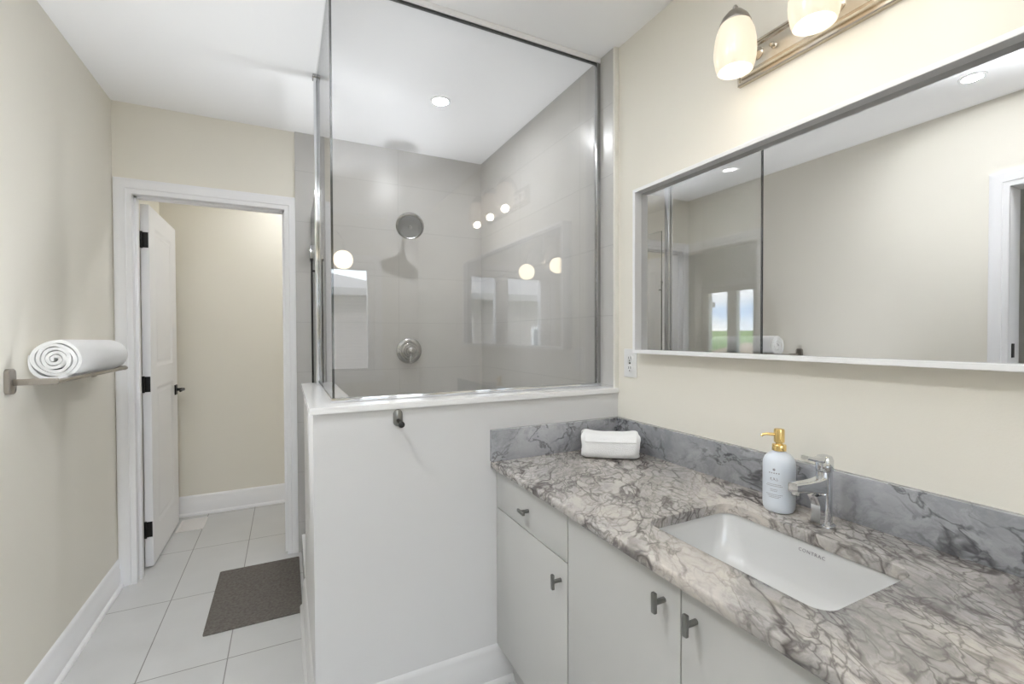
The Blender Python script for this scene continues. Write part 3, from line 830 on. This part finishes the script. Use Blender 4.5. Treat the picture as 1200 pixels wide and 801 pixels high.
# ------------------------------------------------------------------ mirror on the right wall
mi = thing('wall_mirror', (XR, .677, 1.51), 'wide white-framed mirror above the vanity', 'mirror')
MY0, MY1, MZ0, MZ1, XFm = -.010, 1.362, 1.200, 1.822, 1.190
prf = [(0, .001), (.013, .001), (.013, XR - XFm - .001), (.0120, XR - XFm), (.001, XR - XFm), (0, XR - XFm - .001)]
fm = sweep([(MY0, MZ0), (MY1, MZ0), (MY1, MZ1), (MY0, MZ1)], prf, lambda y, z, v: Vector((XR - v, y, z)), closed=True)
obj('frame', fm, FRAMEM, mi)
obj('mirror_glass', box((1.222, MY0 + .010, MZ0 + .010), (XR - .002, MY1 - .010, MZ1 - .010)), MIRROR, mi, False, 'silvered mirror glass')

# outlet
ol = thing('wall_outlet', (XR, 1.432, 1.157), 'white duplex outlet between the mirror corner and the shower', 'outlet')
obj('cover_plate', box((XR - .006, 1.395, 1.100), (XR - .0002, 1.468, 1.214), .002), PLAST, ol)
for z in (1.137, 1.177):
    rc = obj('socket', lathe((XR - .006, 1.4315, z), (-1, 0, 0), [(.0165, 0), (.0165, .0015), (.015, .002)], 20, sy_=.9), PLAST, ol)
    obj('slot', boxes([((XR - .0086, 1.4245, z - .003), (XR - .0079, 1.4265, z + .007)), ((XR - .0086, 1.4365, z - .003), (XR - .0079, 1.4385, z + .006)), ((XR - .0086, 1.4295, z - .012), (XR - .0079, 1.4335, z - .008))]), DARK, rc, False)
obj('button', boxes([((XR - .0085, 1.428, 1.154), (XR - .006, 1.435, 1.160))]), DARK, ol)

# robe hook
hk = thing('robe_hook', (.327, YW, 1.005), 'small dark metal robe hook on the white half wall', 'hook')
bm = bmesh.new()
pl = [Vector((.327 + x, YW, 1.000 + z)) for x, z in rrect(-.0150, .0150, -.028, .028, .0150, 8)]
skin(bm, [pl, [p + Vector((0, -.005, 0)) for p in pl], [Vector((.327 + (p.x - .327) * .88, YW - .0065, 1.000 + (p.z - 1.000) * .93)) for p in pl]])
obj('backplate', bm, GUNM, hk)
bm = tube(bez((.327, YW - .005, .992), (.328, YW - .03, .988), (.329, YW - .045, .978), (.329, YW - .048, .984), 10), .0055)
add_lathe(bm, (.329, YW - .038, .982), (0, -1, .25), [(.007, 0), (.010, .003), (.010, .012), (.006, .015)], 20)
obj('peg', bm, BLACK, hk, label='black peg')

# ------------------------------------------------------------------ vanity light
vl = thing('vanity_light', (XR, .656, 2.07), 'brushed nickel bar light with three glowing opal shades above the mirror', 'wall light')
PY0, PY1, PZ0, PZ1 = .372, .942, 2.017, 2.125
pf = [(0, 0), (0, .012), (-.003, .015), (-.008, .015), (-.010, .012), (-.013, .012), (-.018, .024), (-.023, .026), (-.026, .022), (-.029, .022), (-.029, 0)]
pf = [(-u, v) for u, v in pf]
bm = sweep([(PY0, PZ0), (PY1, PZ0), (PY1, PZ1), (PY0, PZ1)], pf, lambda y, z, v: Vector((XR - .0005 - v, y, z)), closed=True)
obj('backplate', bm, NICKEL, vl)
obj('face_plate', box((XR - .023, PY0 + .027, PZ0 + .027), (XR - .001, PY1 - .027, PZ1 - .027), .001), mat('satin_plate', (.72, .69, .63), .3, 1.0), vl)
for y in (.819, .498):
    obj('finial_screw', lathe((XR - .022, y, 2.071), (-1, 0, 0), [(.008, 0), (.008, .003), (.004, .005), (.004, .009), (.0065, .011), (.0065, .015), (.003, .018)], 16), NICKEL, vl)
LX = 1.124
for y in (.868, .656, .444):
    # arm: out from the plate and arched over to the crown of the shade
    a = bmesh.new()
    add_lathe(a, (XR - .022, y, 2.075), (-1, 0, 0), [(.017, 0), (.017, .004), (.010, .008), (.006, .010)], 20)
    add_tube(a, bez((XR - .03, y, 2.075), (XR - .052, y, 2.10), (XR - .058, y, 2.175), (LX, y, 2.170), 18), .0042, 10)
    obj('arm', a, NICKEL, vl)
    cap_ = lathe((LX, y, 2.128), (0, 0, 1), [(.0405, 0), (.0405, .003), (.034, .018), (.020, .034), (.009, .041), (.006, .044), (.007, .048), (.004, .053), (.001, .054)], 28)
    obj('cap', cap_, SATIN, vl)
    shd = lathe((LX, y, 2.002), (0, 0, 1), [(.0455, 0), (.050, .014), (.0535, .034), (.0545, .055), (.0525, .080), (.048, .104), (.0395, .126),
               (.037, .126), (.0455, .103), (.050, .080), (.052, .055), (.051, .034), (.0475, .014), (.043, 0.0005)], 36, cap0=False, cap1=False)
    vs = None
    obj('shade', shd, SHADE, vl, label='opal glass shade')
    obj('bulb', lathe((LX, y, 2.016), (0, 0, 1), [(.006, 0), (.020, .004), (.030, .015), (.033, .030), (.030, .048), (.018, .072), (.013, .085), (.013, .105)], 24), BULB, vl, label='lit bulb')
    l = bpy.data.lights.new('bulb_glow', 'POINT'); l.energy = W_VANITY; l.color = (1.0, .93, .82); l.shadow_soft_size = .022
    lo = bpy.data.objects.new('bulb_glow', l); COL.objects.link(lo); lo.parent = vl
    lo.location = Vector((LX, y, 1.992)) - vl.location

# chandelier behind the camera (it shows in the shower glass)
ch = thing('chandelier', (.26, -.52, ZC), 'chrome chandelier with opal globes, reflected in the shower glass', 'chandelier')
bm = lathe((.26, -.52, ZC), (0, 0, -1), [(.06, 0), (.06, .012), (.02, .022)], 32)
add_tube(bm, [(.26, -.52, ZC - .02), (.26, -.52, 1.98)], .007)
add_lathe(bm, (.26, -.52, 2.0), (0, 0, -1), [(.01, 0), (.022, .01), (.022, .04), (.008, .06)], 24)
obj('stem', bm, CHROME, ch)
gl = [((.405, -.58), 1.868), ((.14, -.46), 1.93)]
for (gx, gy), gz in gl:
    g = Vector((gx, gy, gz)); s0 = Vector((.26, -.52, 1.97)); d = (g - s0); d.z = 0
    pk = .24 if gz > 1.9 else .15
    obj('arm', tube(bez(s0, s0 + d * .25 + Vector((0, 0, pk)), s0 + d * 1.02 + Vector((0, 0, pk)), g + Vector((0, 0, .075)), 18), .0045), CHROME, ch)
    bmg = lathe(g, (0, 0, 1), [(.074 * math.sin(PI * k / 20) if 0 < k < 20 else .0005, -.074 * math.cos(PI * k / 20)) for k in range(21)], 28)
    obj('globe', bmg, GLOBE, ch, label='glowing opal globe')
    obj('globe_cap', lathe(g + Vector((0, 0, .066)), (0, 0, 1), [(.024, 0), (.02, .012), (.006, .016)], 20), CHROME, ch)

# ------------------------------------------------------------------ towel bar with rolled towel
tb = thing('towel_bar', (XL, 1.965, 1.13), 'nickel towel bar on the left wall, holding a rolled towel', 'towel bar')
def bracket(y):
    pl = [Vector((XL, y + a, 1.131 + b)) for a, b in rrect(-.0225, .0225, -.040, .040, .014, 8)]
    bm = bmesh.new()
    skin(bm, [pl, [p + Vector((.010, 0, 0)) for p in pl], [Vector((XL + .013, y + (p.y - y) * .86, 1.131 + (p.z - 1.131) * .92)) for p in pl]])
    return bm
BARX, BARZ = -.664, 1.127
for y in (1.965, 2.655):
    obj('mount_plate', bracket(y), SATIN, tb)
    am = box((XL + .008, y - .004, 1.118), (BARX + .004, y + .004, 1.138), .002)
    for xx in (XL + .05, BARX - .008): add_lathe(am, (xx, y - .004, 1.128), (0, -1, 0), [(.003, 0), (.0025, .001)], 10)
    obj('bracket_arm', am, SATIN, tb)
obj('bar', tube([(BARX, 1.955, BARZ), (BARX, 2.672, BARZ)], .0075, 16), SATIN, tb)

def rolled_towel():
    bm = bmesh.new()
    turns, nper = 5.2, 40
    n = int(turns * nper)
    Rm = .067
    Ly0, Ly1 = 2.075, 2.600
    cx, cz = -.7040, 1.1960
    path = []
    pitch = Rm / (turns + .25)
    rn = random.Random(5)
    ph = [rn.uniform(0, 6.28) for _ in range(6)]
    inn, out = [], []
    for i in range(n + 1):
        th = 2 * PI * i / nper
        rc = pitch * (.35 + th / (2 * PI)) 
        wob = 1 + .03 * math.sin(2.3 * th + ph[0]) + .02 * math.sin(3.7 * th + ph[1])
        half = pitch * .40
        if i > n - 5: half *= max(.25, (n - i) / 5)
        for lst, rr in ((inn, rc * wob - half), (out, rc * wob + half)):
            rr = max(rr, .001)
            a = -th + 4.2
            lst.append((cx + rr * 1.03 * math.cos(a), cz + rr * 1.05 * math.sin(a)))
    loop = out + list(reversed(inn))
    ny = 16
    rings = []
    for j in range(ny + 1):
        s = j / ny; y = Ly0 + (Ly1 - Ly0) * s
        taper = 1 - .05 * s - (.02 if j in (0, ny) else 0)
        ring = []
        for k, (x, z) in enumerate(loop):
            rad = math.hypot(x - cx, z - cz) / Rm
            yo = (.010 * (1 - rad) + .004 * math.sin(k * .35)) * ((1 - s) ** 3) - (.010 * (1 - rad)) * s ** 3
            ring.append(Vector((cx + (x - cx) * taper, y - yo * .6, cz - .066 * (1 - taper) * .7 + (z - cz) * taper)))
        rings.append(ring)
    m = len(loop); h = m // 2
    vs = [[bm.verts.new(p) for p in r] for r in rings]
    for a, b in zip(vs, vs[1:]):
        for i in range(m):
            j = (i + 1) % m
            bm.faces.new((a[i], a[j], b[j], b[i]))
    for r in (vs[0], vs[-1]):
        for i in range(h - 1):
            bm.faces.new((r[i], r[i + 1], r[m - 2 - i], r[m - 1 - i]))
    return bm
rt = obj('bath_towel', rolled_towel(), TOWEL, None)
tag(rt, 'thick white towel rolled up and resting on the nickel bar', 'towel')

# ------------------------------------------------------------------ bath mat
bm = bmesh.new()
lo = rrect(-.330, .054, 2.292, 2.872, .006, 3)
skin(bm, [[Vector((x, y, z)) for x, y in lo] for z in (0.0005, .007)] + [[Vector((-.138 + (x + .138) * k, 2.582 + (y - 2.582) * k, .009)) for x, y in lo] for k in (.992,)])
bt = obj('bath_mat', bm, MATM)
tag(bt, 'dark brown bath mat on the floor tiles by the shower', 'bath mat')

# ------------------------------------------------------------------ outside
hs = thing('brick_house', (-3, -9, -3), 'brown brick neighbour house with a grey roof, reflected in the shower glass', 'house')
obj('wall', box((-10, -15, -3), (2.2, -8, 2.35)), BRICK, hs, False)
bm = bmesh.new()
e = [Vector(p) for p in ((-10.5, -7.5, 2.35), (2.6, -7.5, 2.35), (2.6, -15.5, 2.35), (-10.5, -15.5, 2.35), (-6.5, -11.5, 3.7), (-1.8, -11.5, 3.7))]
e2 = [p - Vector((0, 0, .16)) for p in e[:4]]
v = [bm.verts.new(p) for p in e]; w = [bm.verts.new(p) for p in e2]
for f in ((v[0], v[1], v[5], v[4]), (v[1], v[2], v[5]), (v[2], v[3], v[4], v[5]), (v[3], v[0], v[4]), (w[3], w[2], w[1], w[0])): bm.faces.new(f)
for i in range(4): bm.faces.new((w[i], w[(i + 1) % 4], v[(i + 1) % 4], v[i]))
obj('roof', bm, ROOF, hs, False)
for x in (-4.1, -.2):
    wf = obj('window', boxes([((x - .4, -8.0, .2), (x + .4, -7.94, 1.5))]), TRIM, hs, False)
    obj('pane', boxes([((x - .33, -7.945, .27), (x + .33, -7.93, 1.43))]), WPANE, wf, False)
# view from the bedroom window
bm = bmesh.new()
rings = []
for x, z in ((-6, -3.2), (-40, -3.5), (-90, -2.5), (-150, 1.0), (-230, 3.5)):
    rings.append([Vector((x, y, z)) for y in (-260, -120, -40, 40, 120)])
skin(bm, rings, False, False, False)
fld = obj('field', bm, GRASS); fld['kind'] = 'structure'
bm = bmesh.new()
skin(bm, [[Vector((x, y, -3.25)) for y in (-40, 40)] for x in (-6.2, 40)], False, False, False)
struct('ground', bm, mat('yard', (.2, .2, .17), 1))
def house(loc, label):
    h = thing('tan_house', loc, label, 'house', 'houses below the bedroom window')
    x, y, z = loc
    obj('wall', box((x - 5, y - 5, z), (x + 5, y + 5, z + 3)), SIDING, h, False)
    bm = bmesh.new()
    q = [bm.verts.new(p) for p in ((x - 5.4, y - 5.4, z + 3), (x + 5.4, y - 5.4, z + 3), (x + 5.4, y + 5.4, z + 3), (x - 5.4, y + 5.4, z + 3), (x, y, z + 5.0))]
    for f in ((0, 1, 4), (1, 2, 4), (2, 3, 4), (3, 0, 4), (3, 2, 1, 0)): bm.faces.new([q[i] for i in f])
    obj('roof', bm, SIDING, h, False)
house((-34, -17.5, -4.6), 'tan house with a pointed roof, seen through the bedroom window')
house((-44, -31, -4.6), 'tan house farther off, seen through the bedroom window')
def tree(loc):
    t = thing('tree', loc, 'dark tree on the far ridge beyond the green field', 'tree', 'trees on the ridge')
    x, y, z = loc
    obj('trunk', tube([(x, y, z - 1), (x, y, z + 3)], .35, 8), BARK, t)
    bm = bmesh.new(); bmesh.ops.create_icosphere(bm, subdivisions=3, radius=2.6)
    rn = random.Random(3)
    for vv in bm.verts: vv.co = Vector((x, y, z + 5)) + Vector((vv.co.x, vv.co.y, vv.co.z * 1.35)) * rn.uniform(.75, 1.1)
    obj('crown', bm, LEAF, t, False)
    return t
t0 = tree((-190, -118, 2.2))
rn = random.Random(12)
for i in range(1, 16):
    copy_tree(t0, ((i % 3) * 9 - 9, i * 6.4 + rn.uniform(-.3, .3), rn.uniform(-.8, .8)), t0['label'])
